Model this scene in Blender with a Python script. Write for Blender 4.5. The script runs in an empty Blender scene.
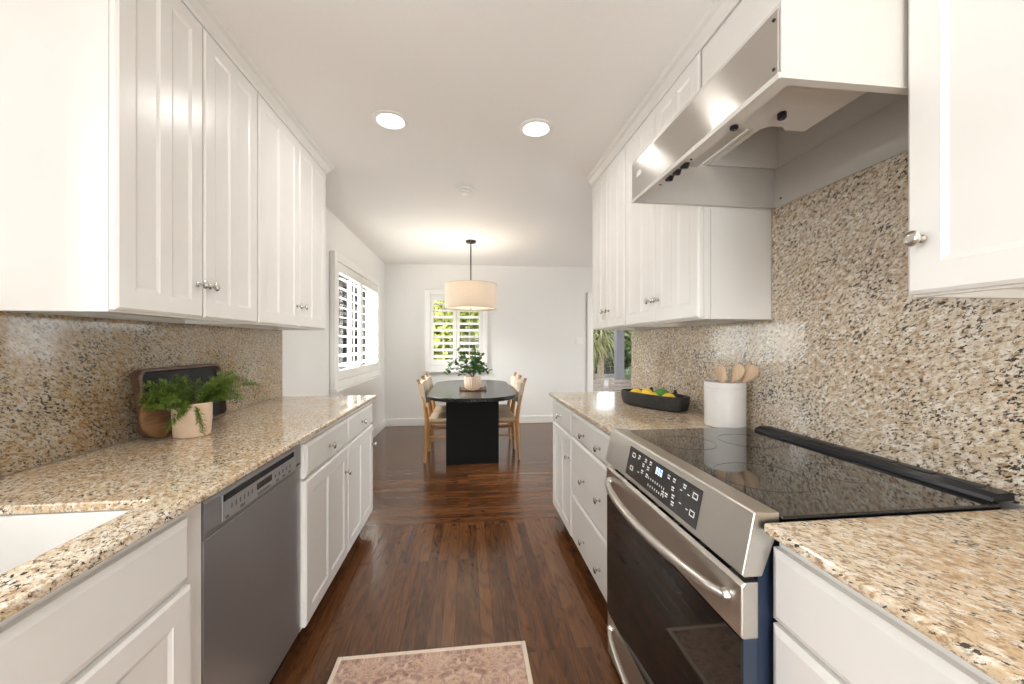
import bpy, bmesh, math, random
from mathutils import Vector, Matrix
random.seed(7)
sc = bpy.context.scene
COL = sc.collection
PI = math.pi

# ------------------------------------------------------------------ camera, world, lights
EYE, YAW, FPX = 1.28, 0.114, 385.2
cam_d = bpy.data.cameras.new('camera'); cam = bpy.data.objects.new('camera', cam_d); COL.objects.link(cam)
cam.location = (0, 0, EYE); cam.rotation_euler = (PI/2, 0, -YAW)
cam_d.sensor_width = 36; cam_d.lens = FPX/1024*36; cam_d.shift_y = 1.1/1024
cam_d.clip_start = 0.02; cam_d.clip_end = 300
sc.camera = cam

world = bpy.data.worlds.new('sky'); sc.world = world; world.use_nodes = True
bg = world.node_tree.nodes['Background']
bg.inputs[0].default_value = (0.92, 0.96, 1.0, 1); bg.inputs[1].default_value = 4.2

def lamp(name, kind, loc, rot, power, color=(1, 1, 1), size=None, size_y=None, **kw):
    d = bpy.data.lights.new(name, kind); d.energy = power; d.color = color
    if kind == 'AREA':
        d.shape = 'RECTANGLE' if size_y else 'DISK'; d.size = size
        if size_y: d.size_y = size_y
    for k, v in kw.items(): setattr(d, k, v)
    o = bpy.data.objects.new(name, d); COL.objects.link(o); o.location = loc; o.rotation_euler = rot
    return o
# daylight from outside the openings, some of them added for light, and a fill
lamp('daylight_sink_window', 'AREA', (-1.50, 0.33, 1.62), (0, -PI/2, 0), 6, (0.95, 0.98, 1.0), 0.95, 1.2)
lamp('daylight_dining_window', 'AREA', (-2.75, 4.5, 3.1), (0, -PI/2 + 0.80, 0), 1300, (1.0, 0.985, 0.96), 1.6, 2.2)
lamp('added_rear_door_light', 'AREA', (0.0, -2.5, .85), (PI/2, 0, 0), 85, (1.0, 0.985, 0.97), 1.5, 1.5)  # unseen rear door and this lamp are added to brighten the kitchen
lamp('added_side_window_light', 'AREA', (4.62, 4.5, 1.45), (0, PI/2, 0), 95, (1.0, 0.99, 0.97), 1.5, 1.9)  # unseen side window and this lamp are added to brighten the dining area
lamp('added_upward_fill', 'AREA', (0.0, -1.0, 1.75), (PI, 0, 0), 22, (1.0, 0.98, 0.955), .6)  # added upward fill lamp, out of view behind the camera

sc.view_settings.view_transform = 'Standard'; sc.view_settings.look = 'None'
sc.view_settings.gamma = 1; sc.view_settings.use_curve_mapping = False
sc.view_settings.exposure = 0.13
sc.cycles.use_denoising = True
sc.cycles.max_bounces = 10; sc.cycles.diffuse_bounces = 6; sc.cycles.glossy_bounces = 5
sc.cycles.transparent_max_bounces = 16
sc.cycles.caustics_reflective = False; sc.cycles.caustics_refractive = False
sc.cycles.sample_clamp_indirect = 6

# ------------------------------------------------------------------ materials
class NT:
    def __init__(s, name):
        s.m = bpy.data.materials.new(name); s.m.use_nodes = True; s.t = s.m.node_tree
        s.b = s.t.nodes['Principled BSDF']; s.out = s.t.nodes['Material Output']
    def n(s, typ, ins=None, **props):
        nd = s.t.nodes.new(typ)
        for k, v in props.items(): setattr(nd, k, v)
        for k, v in (ins or {}).items():
            if isinstance(v, bpy.types.NodeSocket): s.t.links.new(v, nd.inputs[k])
            else: nd.inputs[k].default_value = v
        return nd
    def link(s, a, b): s.t.links.new(a, b)
    def coords(s, rot=(0, 0, 0), scale=(1, 1, 1), kind='Object'):
        c = s.n('ShaderNodeTexCoord'); m = s.n('ShaderNodeMapping', {'Rotation': rot, 'Scale': scale})
        s.link(c.outputs[kind], m.inputs[0]); return m.outputs[0]
    def noise(s, vec, scale, detail=2, rough=.5, dist=0):
        return s.n('ShaderNodeTexNoise', {'Vector': vec, 'Scale': scale, 'Detail': detail, 'Roughness': rough, 'Distortion': dist}).outputs[0]
    def ramp(s, fac, stops, interp='LINEAR'):
        r = s.n('ShaderNodeValToRGB', {0: fac}); r.color_ramp.interpolation = interp
        el = r.color_ramp.elements
        while len(el) < len(stops): el.new(0.5)
        for e, (p, c) in zip(el, stops):
            e.position = p; e.color = (c[0], c[1], c[2], 1) if not isinstance(c, (int, float)) else (c, c, c, 1)
        return r.outputs[0]
    def mix(s, fac, a, b, mode='MIX'):
        x = s.n('ShaderNodeMix', data_type='RGBA', blend_type=mode)
        for i, v in ((0, fac), (6, a), (7, b)):
            if isinstance(v, bpy.types.NodeSocket): s.link(v, x.inputs[i])
            else: x.inputs[i].default_value = v if i == 0 else (v[0], v[1], v[2], 1)
        return x.outputs[2]
    def bump(s, h, strength=.2, dist=.002):
        b = s.n('ShaderNodeBump', {'Strength': strength, 'Distance': dist, 'Height': h}); s.link(b.outputs[0], s.b.inputs['Normal'])
    def set(s, **kw):
        for k, v in kw.items():
            i = s.b.inputs[k.replace('_', ' ')]
            if isinstance(v, bpy.types.NodeSocket): s.link(v, i)
            else: i.default_value = (v[0], v[1], v[2], 1) if isinstance(v, tuple) else v
        return s

def plain(name, col, rough=.5, metal=0, var=.06, scale=30, bump=0, coat=0, **kw):
    t = NT(name); v = t.coords()
    n = t.noise(v, scale, 3)
    c2 = tuple(min(1, c*(1+var)) for c in col); c1 = tuple(c*(1-var) for c in col)
    t.set(Base_Color=t.ramp(n, [(.3, c1), (.7, c2)]), Roughness=rough, Metallic=metal, Coat_Weight=coat, **kw)
    if bump: t.bump(n, bump, .002)
    return t.m

def granite(name, k=1.0, warm=1.0, thin=0.0):
    t = NT(name)
    # the grain of the slabs runs along one direction in space: turn it onto Z, then stretch
    g = Vector((.42, -.80, .43)).normalized().rotation_difference(Vector((0, 0, 1))).to_euler()
    vr = t.coords(rot=tuple(g))
    v = t.n('ShaderNodeMapping', {'Vector': vr, 'Scale': (1, 1, .42)}).outputs[0]
    vi = t.coords()
    big = t.noise(vi, 4.5, 4, .6)
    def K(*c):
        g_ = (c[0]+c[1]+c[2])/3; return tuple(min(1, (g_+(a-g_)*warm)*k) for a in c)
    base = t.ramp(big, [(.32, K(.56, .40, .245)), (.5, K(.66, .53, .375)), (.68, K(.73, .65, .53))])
    lt = t.noise(v, 70, 5, .7)
    base = t.mix(t.ramp(lt, [(.47, 0), (.62, .9)]), base, K(.86, .81, .72))
    tan = t.noise(v, 98, 4, .7, .3)
    base = t.mix(t.ramp(tan, [(.51, 0), (.61, .85)]), base, K(.36, .215, .105))
    grey = t.noise(v, 130, 4, .65)
    base = t.mix(t.ramp(grey, [(.56, 0), (.65, .7)]), base, K(.24, .20, .165))
    dens = t.noise(vi, 9, 2, .5)
    dk = t.noise(v, 148, 4, .65, .3)
    dk = t.n('ShaderNodeMath', {0: dk, 1: t.n('ShaderNodeMath', {0: dens, 1: .22}, operation='MULTIPLY').outputs[0]}, operation='ADD').outputs[0]
    base = t.mix(t.ramp(dk, [(.672+thin, 0), (.712+thin, .95)]), base, (.03, .022, .017))
    t.set(Base_Color=base, Roughness=.1, Coat_Weight=.1, Coat_Roughness=.04, Specular_IOR_Level=.5)
    return t.m

def wood(name, dark, light, rough=.4, axis='Z', scale=1, coat=0):
    sc_ = {'X': (.08, 1, 1), 'Y': (1, .08, 1), 'Z': (1, 1, .08)}[axis]
    t = NT(name); v = t.coords(scale=tuple(a*scale for a in sc_))
    n = t.noise(v, 60, 4, .6, 1.2)
    t.set(Base_Color=t.ramp(n, [(.3, dark), (.7, light)]), Roughness=rough, Coat_Weight=coat)
    t.bump(n, .15, .001)
    return t.m

def floorboards(name, along_x):
    t = NT(name)
    v = t.coords(rot=(0, 0, 0 if along_x else PI/2))
    br = t.n('ShaderNodeTexBrick', {'Vector': v, 'Color1': (0, 0, 0, 1), 'Color2': (1, 1, 1, 1), 'Mortar': (.5, .5, .5, 1), 'Scale': 1.0,
             'Mortar Size': .0006, 'Mortar Smooth': .3, 'Bias': 0, 'Brick Width': 1.15, 'Row Height': .057}, offset=.37, offset_frequency=2, squash=1)
    tone = t.n('ShaderNodeSeparateColor', {0: br.outputs[0]}).outputs[0]
    # shift the grain from board to board
    sh = t.n('ShaderNodeCombineXYZ', {0: t.n('ShaderNodeMath', {0: tone, 1: 17.3}, operation='MULTIPLY').outputs[0], 1: t.n('ShaderNodeMath', {0: tone, 1: 9.1}, operation='MULTIPLY').outputs[0], 2: 0.0})
    vg = t.n('ShaderNodeVectorMath', {0: v, 1: sh.outputs[0]}, operation='ADD').outputs[0]
    g1 = t.noise(t.n('ShaderNodeMapping', {'Vector': vg, 'Scale': (2.2, 15, 1)}).outputs[0], 2.2, 5, .65, .8)
    # cathedral figure: rings of a long stretched noise field
    fld = t.noise(t.n('ShaderNodeMapping', {'Vector': vg, 'Scale': (1.1, 9, 1)}).outputs[0], 1.0, 1, .4, .5)
    ring = t.n('ShaderNodeMath', {0: t.n('ShaderNodeMath', {0: fld, 1: 95.0}, operation='MULTIPLY').outputs[0]}, operation='SINE').outputs[0]
    g2 = t.noise(t.n('ShaderNodeMapping', {'Vector': vg, 'Scale': (9, 190, 1)}).outputs[0], 1.0, 3, .6)
    base = t.ramp(tone, [(0, (.066, .024, .010)), (.45, (.098, .038, .015)), (.8, (.135, .055, .022)), (1, (.175, .074, .030))])
    base = t.mix(t.ramp(ring, [(.45, 0), (.98, .5)]), base, (.040, .014, .006))
    base = t.mix(t.ramp(g1, [(.46, 0), (.72, .55)]), base, (.24, .090, .026))
    base = t.mix(t.ramp(g2, [(.5, 0), (.8, .4)]), base, (.04, .015, .007))
    base = t.mix(br.outputs[1], base, (.02, .009, .005))
    t.set(Base_Color=base, Roughness=t.ramp(g1, [(.3, .17), (.8, .26)]), Specular_IOR_Level=.38, Coat_Weight=.15, Coat_Roughness=.1)
    t.bump(g2, .05, .001)
    return t.m

def glass_pane(name):
    t = NT(name); t.t.nodes.remove(t.b)
    tr = t.n('ShaderNodeBsdfTransparent', {0: (.97, .985, .98, 1)}); gl = t.n('ShaderNodeBsdfGlossy', {0: (1, 1, 1, 1), 'Roughness': .01})
    fr = t.n('ShaderNodeFresnel', {0: 1.16}); mx = t.n('ShaderNodeMixShader', {0: fr.outputs[0]})
    t.link(tr.outputs[0], mx.inputs[1]); t.link(gl.outputs[0], mx.inputs[2]); t.link(mx.outputs[0], t.out.inputs[0])
    return t.m

def emit(name, col, s):
    t = NT(name); t.set(Base_Color=col, Emission_Color=col, Emission_Strength=s); return t.m

def steel(name, col=(.60, .575, .54), rough=.27, aniso=.7, axis='Z'):
    t = NT(name); v = t.coords(scale=(1, 1, 200) if axis == 'Z' else (200, 1, 1))
    n = t.noise(v, 3, 1, .4)
    tg = t.n('ShaderNodeTangent', direction_type='RADIAL', axis=axis)
    t.set(Base_Color=t.ramp(n, [(.3, tuple(c*.985 for c in col)), (.7, tuple(c*1.015 for c in col))]), Metallic=1.0,
          Roughness=t.ramp(n, [(.3, rough*.97), (.7, rough*1.03)]), Anisotropic=aniso, Anisotropic_Rotation=.25)
    t.link(tg.outputs[0], t.b.inputs['Tangent'])
    return t.m

M = {}
M['cabinet'] = plain('white_cabinet_paint', (.785, .768, .742), .30, var=.012, scale=6)
M['wall'] = plain('wall_paint', (.77, .755, .735), .6, var=.012, scale=120, bump=.04)
M['ceiling'] = plain('ceiling_paint', (.86, .84, .82), .7, var=.01, scale=90, bump=.04)
M['trim'] = plain('white_trim_paint', (.82, .805, .78), .35, var=.01, scale=8)
M['granite'] = granite('polished_granite', 1.02, 1.08, .022)
M['granite_golden_shaded'] = granite('polished_golden_granite_shaded', .50, 1.35)  # golden slab; shade under the wall cabinets is darkened into its colour
M['granite_pale'] = granite('polished_pale_granite', .97, .85)
M['floor_y'] = floorboards('oak_boards_kitchen', False)
M['floor_x'] = floorboards('oak_boards_dining', True)
M['toe'] = plain('toe_kick_dark', (.05, .033, .022), .5)
M['nickel'] = plain('satin_nickel', (.62, .59, .54), .24, 1)
M['steel'] = steel('brushed_steel', rough=.19, aniso=.97)
M['steel_dark'] = steel('brushed_steel_dark', (.31, .305, .31), .32, .6)
M['steel_dark'].node_tree.nodes['Principled BSDF'].inputs['Metallic'].default_value = .72
M['steel_top'] = steel('brushed_steel_range', (.66, .63, .59), .3, .2)
M['black_glass'] = plain('black_ceramic_glass', (.012, .012, .013), .05, var=.1, coat=.5)
M['oven_glass'] = plain('dark_oven_glass', (.010, .008, .007), .04, var=.1, Specular_IOR_Level=.32)
M['black'] = plain('black_plastic', (.011, .012, .017), .25, Specular_IOR_Level=.3)
M['blue_enamel'] = plain('dark_blue_enamel', (.022, .034, .062), .3)
M['mark'] = plain('white_panel_print', (.75, .75, .75), .5, var=.01)
M['display'] = emit('blue_white_display', (.55, .72, 1.0), 1.6)
M['hood'] = plain('hood_white_enamel', (.60, .575, .54), .32, var=.012)
M['sink'] = plain('white_porcelain', (.84, .83, .81), .12, var=.01)
M['pane'] = glass_pane('window_pane')
M['bulb'] = emit('warm_bulb', (1, .86, .68), 12)
M['lens'] = emit('lamp_lens', (1.0, .96, .9), 5)
M['bronze'] = plain('dark_bronze_metal', (.03, .026, .023), .4, .6)
M['table'] = wood('black_stained_wood', (.010, .009, .009), (.022, .020, .019), .27, 'Y')
M['table_leg'] = wood('black_matt_wood', (.004, .004, .004), (.007, .0065, .0065), .7, 'Z')
M['table_leg'].node_tree.nodes['Principled BSDF'].inputs['Specular IOR Level'].default_value = .2
M['oak'] = wood('honey_oak', (.34, .16, .05), (.52, .28, .10), .4, 'Z')
M['oak_dark'] = plain('oak_end_grain', (.22, .13, .07), .5)
M['plastic'] = plain('white_plastic', (.82, .81, .79), .4, var=.01)

# ------------------------------------------------------------------ mesh helpers
class MB:
    def __init__(s): s.bm = bmesh.new()
    def box(s, x0, x1, y0, y1, z0, z1):
        if x0 > x1: x0, x1 = x1, x0
        if y0 > y1: y0, y1 = y1, y0
        r = bmesh.ops.create_cube(s.bm, size=1)
        bmesh.ops.transform(s.bm, verts=r['verts'], matrix=Matrix.Translation(((x0+x1)/2, (y0+y1)/2, (z0+z1)/2)) @ Matrix.Diagonal((x1-x0, y1-y0, z1-z0, 1)))
        return s
    def loft(s, rings, cap0=True, cap1=True, closed=True):
        vs = [[s.bm.verts.new(p) for p in r] for r in rings]
        n = len(rings[0])
        for a, b in zip(vs, vs[1:]):
            for i in range(n if closed else n-1):
                j = (i+1) % n
                try: s.bm.faces.new((a[i], a[j], b[j], b[i]))
                except ValueError: pass
        if cap0: s.bm.faces.new(list(reversed(vs[0])))
        if cap1: s.bm.faces.new(vs[-1])
        return s
    def prism(s, poly, axis, a, b):
        def P(u, v, w): return {'X': (w, u, v), 'Y': (u, w, v), 'Z': (u, v, w)}[axis]
        return s.loft([[P(u, v, a) for u, v in poly], [P(u, v, b) for u, v in poly]])
    def lathe(s, prof, c=(0, 0, 0), n=24, d=(0, 0, 1), cap0=True, cap1=True):
        # prof: (radius, height along d)
        q = Vector(d).normalized().to_track_quat('Z', 'Y'); c = Vector(c)
        rings = [[c + q @ Vector((r*math.cos(2*PI*i/n), r*math.sin(2*PI*i/n), h)) for i in range(n)] for r, h in prof]
        return s.loft(rings, cap0, cap1)
    def tube(s, pts, rad, n=8, caps=True):
        pts = [Vector(p) for p in pts]
        if not isinstance(rad, (list, tuple)): rad = [rad]*len(pts)
        t0 = (pts[1]-pts[0]).normalized()
        ref = Vector((0, 0, 1)) if abs(t0.z) < .9 else Vector((1, 0, 0))
        rings = []
        for i, p in enumerate(pts):
            t = (pts[min(i+1, len(pts)-1)] - pts[max(i-1, 0)]).normalized()
            u = (ref - t*ref.dot(t)).normalized(); w = t.cross(u); ref = u
            rings.append([p + (u*math.cos(2*PI*k/n) + w*math.sin(2*PI*k/n))*rad[i] for k in range(n)])
        return s.loft(rings, caps, caps)
    def quad(s, a, b, c, d):
        s.bm.faces.new([s.bm.verts.new(p) for p in (a, b, c, d)]); return s
    def leaf(s, p, d, up, l, w, fold=.15):
        p = Vector(p); d = Vector(d).normalized(); sd = d.cross(Vector(up)); 
        if sd.length < 1e-3: sd = d.cross(Vector((1, 0, 0)))
        sd.normalize(); nn = sd.cross(d)
        pts = [p, p+d*l*.35+sd*w*.5+nn*w*fold, p+d*l*.75+sd*w*.38+nn*w*fold, p+d*l, p+d*l*.75-sd*w*.38+nn*w*fold, p+d*l*.35-sd*w*.5+nn*w*fold]
        v = [s.bm.verts.new(q) for q in pts]
        s.bm.faces.new((v[0], v[1], v[2], v[3])); s.bm.faces.new((v[0], v[3], v[4], v[5]))
        return s
    def build(s, name, mat, parent=None, smooth=False, bevel=0, mats=None, origin=None, segs=2):
        me = bpy.data.meshes.new(name)
        bmesh.ops.recalc_face_normals(s.bm, faces=s.bm.faces)
        if parent is None and origin is None:
            xs = [v.co for v in s.bm.verts]
            lo = [min(c[i] for c in xs) for i in range(3)]; hi = [max(c[i] for c in xs) for i in range(3)]
            origin = ((lo[0]+hi[0])/2, (lo[1]+hi[1])/2, lo[2])
        off = Vector(origin) if parent is None else worldloc(parent)
        bmesh.ops.translate(s.bm, verts=s.bm.verts, vec=-off)
        s.bm.to_mesh(me); s.bm.free()
        for m in (mats or [mat]): me.materials.append(m)
        if smooth:
            for p in me.polygons: p.use_smooth = True
        o = bpy.data.objects.new(name, me); COL.objects.link(o)
        if parent is None: o.location = off
        else: o.parent = parent
        if smooth:
            md = o.modifiers.new('edges', 'EDGE_SPLIT'); md.split_angle = math.radians(42)
        if bevel:
            md = o.modifiers.new('bevel', 'BEVEL'); md.width = bevel; md.segments = segs; md.limit_method = 'ANGLE'; md.angle_limit = math.radians(50)
        return o
def worldloc(o):
    v = Vector((0, 0, 0))
    while o is not None: v += o.location; o = o.parent
    return v
def root(name, label, cat, loc=(0, 0, 0), group=None):
    o = bpy.data.objects.new(name, None); COL.objects.link(o); o.location = loc; o.empty_display_size = .1
    return tag(o, label, cat, group)
def tag(o, label, cat, group=None, kind=None):
    o['label'] = label; o['category'] = cat
    if group: o['group'] = group
    if kind: o['kind'] = kind
    return o
def struct(o):
    o['kind'] = 'structure'; return o
def copy_tree(o, parent=None):
    c = o.copy(); COL.objects.link(c)
    if parent is not None: c.parent = parent
    for ch in list(o.children): copy_tree(ch, c)
    return c

# ------------------------------------------------------------------ room shell
H = 2.51
WL, WR = -1.275, 1.246          # wall planes
YF = 6.10                        # far wall plane
YB = -2.2
XR2 = 4.3
CE = 2.79                        # where both counters end

mb = MB(); mb.quad((-1.5, YB-.2, 0), (XR2+.2, YB-.2, 0), (XR2+.2, CE-.02, 0), (-1.5, CE-.02, 0)); mb.quad((-1.5, CE-.02, 0), (XR2+.2, CE-.02, 0), (XR2+.2, YF+.14, 0), (-1.5, YF+.14, 0))
fl = struct(mb.build('floor', None, mats=[M['floor_y'], M['floor_x']], origin=(0, 0, 0)))
fl.data.polygons[1].material_index = 1
md = fl.modifiers.new('thickness', 'SOLIDIFY'); md.thickness = .1; md.offset = -1
if fl.data.polygons[0].normal.z < 0: fl.data.flip_normals()
struct(MB().box(-1.5, XR2+.2, YB-.2, YF+.2, H, H+.1).build('ceiling', M['ceiling']))

def wall_x(name, x0, x1, y0, y1, holes):
    """wall slab between x0 and x1 running along y, with rectangular holes (ya, yb, za, zb)"""
    ys = sorted({y0, y1, *[h[0] for h in holes], *[h[1] for h in holes]})
    zs = sorted({0, H, *[h[2] for h in holes], *[h[3] for h in holes]})
    return grid_wall(name, ys, zs, holes, lambda u, z, w: ((x0, x1)[w], u, z))
def wall_y(name, y0, y1, x0, x1, holes):
    xs = sorted({x0, x1, *[h[0] for h in holes], *[h[1] for h in holes]})
    zs = sorted({0, H, *[h[2] for h in holes], *[h[3] for h in holes]})
    return grid_wall(name, xs, zs, holes, lambda u, z, w: (u, (y0, y1)[w], z))
def grid_wall(name, us, zs, holes, P, mat=None):
    mb = MB(); bm = mb.bm; V = {}
    def v(i, j, w):
        k = (i, j, w)
        if k not in V: V[k] = bm.verts.new(P(us[i], zs[j], w))
        return V[k]
    def solid(i, j):
        if i < 0 or j < 0 or i >= len(us)-1 or j >= len(zs)-1: return False
        u, z = (us[i]+us[i+1])/2, (zs[j]+zs[j+1])/2
        return not any(h[0] < u < h[1] and h[2] < z < h[3] for h in holes)
    for i in range(len(us)-1):
        for j in range(len(zs)-1):
            if not solid(i, j): continue
            for w in (0, 1): bm.faces.new((v(i, j, w), v(i+1, j, w), v(i+1, j+1, w), v(i, j+1, w)))
            for (di, dj, a, b) in ((-1, 0, (i, j), (i, j+1)), (1, 0, (i+1, j), (i+1, j+1)), (0, -1, (i, j), (i+1, j)), (0, 1, (i, j+1), (i+1, j+1))):
                if not solid(i+di, j+dj): bm.faces.new((v(*a, 0), v(*b, 0), v(*b, 1), v(*a, 1)))
    return mb
SW = (-.25, .92, 1.14, 2.1)       # sink window hole
DWN = (3.82, 5.50, .92, 2.06)     # dining window hole
FWN = (-.58, .22, .93, 2.03)      # far window hole
SLD = (2.0, 4.0, 0, 2.03)         # patio door hole
RWN = (3.55, 5.45, .70, 2.15)     # unseen side window, added to light the dining room
RD = (-.75, .75, 0, 2.05)         # hole of the unseen rear door, added to let light in
struct(wall_x('l', WL, WL-.14, YB-.14, YF+.14, [SW, DWN]).build('wall_left', M['wall']))
struct(wall_x('r', WR, WR+.12, YB, CE+.01, []).build('wall_right', M['wall']))
struct(wall_x('d', XR2, XR2+.14, YB-.14, YF+.14, [RWN]).build('wall_dining_right', M['wall']))
struct(wall_y('f', YF, YF+.14, WL, XR2, [FWN, SLD]).build('wall_far', M['wall']))
struct(wall_y('b', YB-.14, YB, WL, XR2, [RD]).build('wall_behind', M['wall']))
def baseboard(name, f):
    return struct(f.build(name, M['trim'], bevel=.004))
baseboard('baseboard_left', MB().box(WL+.001, WL+.015, CE+.02, YF-.02, 0.001, .115))
baseboard('baseboard_far', MB().box(WL+.001, 1.92, YF-.016, YF-.001, 0.001, .115))
baseboard('baseboard_right', MB().box(XR2-.016, XR2-.001, 0, YF-.03, 0.001, .115))

def crown(name, face, sgn, y0, y1, ret=True):
    # cabinet face x, sgn = direction into the room
    pr = [(0, 2.455), (.012, 2.455), (.016, 2.468), (.036, 2.486), (.052, 2.492), (.058, 2.509), (0, 2.509)]
    mb = MB(); mb.prism([(face+sgn*u, z) for u, z in pr], 'Y', y0, y1)
    if ret:   # return to the wall at the far end
        mb.prism([(y1-.03+u*.9, z) for u, z in pr], 'X', face, WL+.01 if sgn > 0 else WR-.01)
    return struct(mb.build(name, M['cabinet']))
crown('trim_1', -.985, 1, 1.15, 2.82)
crown('trim_2', .935, -1, -1.2, 2.80)

# ---- windows: frame, sash, pane
def window_x(name, x, hole, out):
    y0, y1, z0, z1 = hole; r = bpy.data.objects.new(name, None); COL.objects.link(r); r.location = (x, (y0+y1)/2, z0); struct(r)
    f = MB(); a = x+out*.06; b = x+out*.11; t = .045
    f.box(a, b, y0, y1, z0, z0+t).box(a, b, y0, y1, z1-t, z1).box(a, b, y0, y0+t, z0+t, z1-t).box(a, b, y1-t, y1, z0+t, z1-t)
    f.box(a+.01*out, b-.01*out, (y0+y1)/2-.02, (y0+y1)/2+.02, z0+t, z1-t)
    f.build('window_frame', M['trim'], r)
    MB().box(x+out*.083, x+out*.088, y0+t, y1-t, z0+t, z1-t).build('pane', M['pane'], r)
    return r
def window_y(name, y, hole, out, mull=True, door=False):
    x0, x1, z0, z1 = hole; r = bpy.data.objects.new(name, None); COL.objects.link(r); r.location = ((x0+x1)/2, y, z0); struct(r)
    f = MB(); a = y+out*.05; b = y+out*.11; t = .05 if door else .04
    f.box(x0, x1, a, b, z0, z0+t).box(x0, x1, a, b, z1-t, z1).box(x0, x0+t, a, b, z0+t, z1-t).box(x1-t, x1, a, b, z0+t, z1-t)
    if door: f.box((x0+x1)/2-.04, (x0+x1)/2+.04, a, b, z0+t, z1-t)
    else: f.box(x0+t, x1-t, a+.01*out, b-.01*out, (z0+z1)/2-.02, (z0+z1)/2+.02)
    f.build('door_frame' if door else 'window_frame', M['trim'], r)
    MB().box(x0+t, x1-t, y+out*.078, y+out*.083, z0+t, z1-t).build('pane', M['pane'], r)
    if door:
        c = MB(); s = -out; ya, yb = y+s*.001, y+s*.02
        c.box(x0-.07, x0, ya, yb, 0, z1+.07).box(x1, x1+.07, ya, yb, 0, z1+.07).box(x0, x1, ya, yb, z1, z1+.07)
        c.build('casing', M['trim'], r, bevel=.004)
    return r
window_x('window_1', WL, DWN, -1)
window_y('window_2', YF, FWN, 1)
window_x('window_3', WL, SW, -1)
window_x('added_side_window', XR2, RWN, 1)  # unseen window, added for the light it lets in
window_y('door_1', YF, SLD, 1, door=True)
window_y('added_rear_door', YB, RD, -1, door=True)  # unseen glazed door, added as a daylight opening

# ---- plantation shutters
def shutter(label, width, z0, z1, npan, tilt, fr=.075):
    """local frame: opening along +x from 0..width, room side is -y, wall plane y=0"""
    r = root('plantation_shutter', label, 'window shutters', (0, 0, 0), 'plantation shutters in the dining area')
    f = MB(); D = .05
    f.box(-fr, 0, -D, -.001, z0-fr, z1+fr).box(width, width+fr, -D, -.001, z0-fr, z1+fr).box(0, width, -D, -.001, z0-fr, z0).box(0, width, -D, -.001, z1, z1+fr)
    f.build('shutter_frame', M['trim'], r, bevel=.006)
    MB().box(-fr-.015, width+fr+.015, -D-.02, -.001, z0-fr-.022, z0-fr-.001).build('sill', M['trim'], r, bevel=.004)
    pw = width/npan
    for k in range(npan):
        a, b = k*pw+.003, (k+1)*pw-.003; st = .05; g0, g1 = z0+.003, z1-.003
        p = MB(); ya, yb = -.042, -.014
        p.box(a, a+st, ya, yb, g0, g1).box(b-st, b, ya, yb, g0, g1).box(a+st, b-st, ya, yb, g0, g0+.09).box(a+st, b-st, ya, yb, g1-.09, g1)
        pan = p.build('shutter_panel', M['trim'], r, bevel=.003)
        lo, hi = g0+.09, g1-.09; n = round((hi-lo)/.0985); pitch = (hi-lo)/n
        l = MB()
        for i in range(n):
            zc = lo+pitch*(i+.5); hw = .051; ca, sa = math.cos(tilt), math.sin(tilt)
            prof = []
            for u, t in ((-hw, 0), (-hw*.5, .005), (0, .0062), (hw*.5, .005), (hw, 0), (hw*.5, -.005), (0, -.0062), (-hw*.5, -.005)):
                prof.append((-.02+u*ca-t*sa, zc+u*sa+t*ca))
            l.prism(prof, 'X', a+st+.002, b-st-.002)
        l.build('louvers', M['trim'], pan, smooth=True)
        MB().box((a+b)/2-.006, (a+b)/2+.006, -.083, -.071, lo+.05, hi-.05).build('tilt_rod', M['trim'], pan)
    return r
s1 = shutter('white plantation shutters over the left wall window of the dining area', DWN[1]-DWN[0], DWN[2], DWN[3], 2, .22, .08)
s1.location = (WL+.001, DWN[0], 0); s1.rotation_euler = (0, 0, PI/2)
s2 = shutter('white plantation shutters on the far wall behind the pendant lamp', FWN[1]-FWN[0], FWN[2], FWN[3], 2, .42, .08)
s2.location = (FWN[0], YF-.001, 0)

# ------------------------------------------------------------------ cabinetry
def ringpanel(mb, s, xf, y0, y1, z0, z1, steps):
    """steps: (inset, depth behind the front plane); s=+1 faces +x"""
    rings = []
    for ins, dp in steps:
        x = xf - s*dp
        rings.append([(x, y0+ins, z0+ins), (x, y1-ins, z0+ins), (x, y1-ins, z1-ins), (x, y0+ins, z1-ins)])
    mb.loft(rings); return mb
W_ = .056
DOOR = [(0, .0195), (0, .004), (.004, 0), (W_, 0), (W_+.003, .003), (W_+.008, .003), (W_+.013, .009), (W_+.02, .010)]
SLAB = [(0, .0195), (0, .007), (.002, .006), (.014, 0)]
def knob(parent, x, s, y, z):
    p = [(.0085, 0), (.0085, .003), (.0045, .006), (.0045, .015), (.010, .019), (.0155, .023), (.0158, .026), (.013, .029), (.006, .0305)]
    return MB().lathe(p, (x+s*.0003, y, z), 16, (s, 0, 0)).build('knob', M['nickel'], parent, smooth=True)
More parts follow.
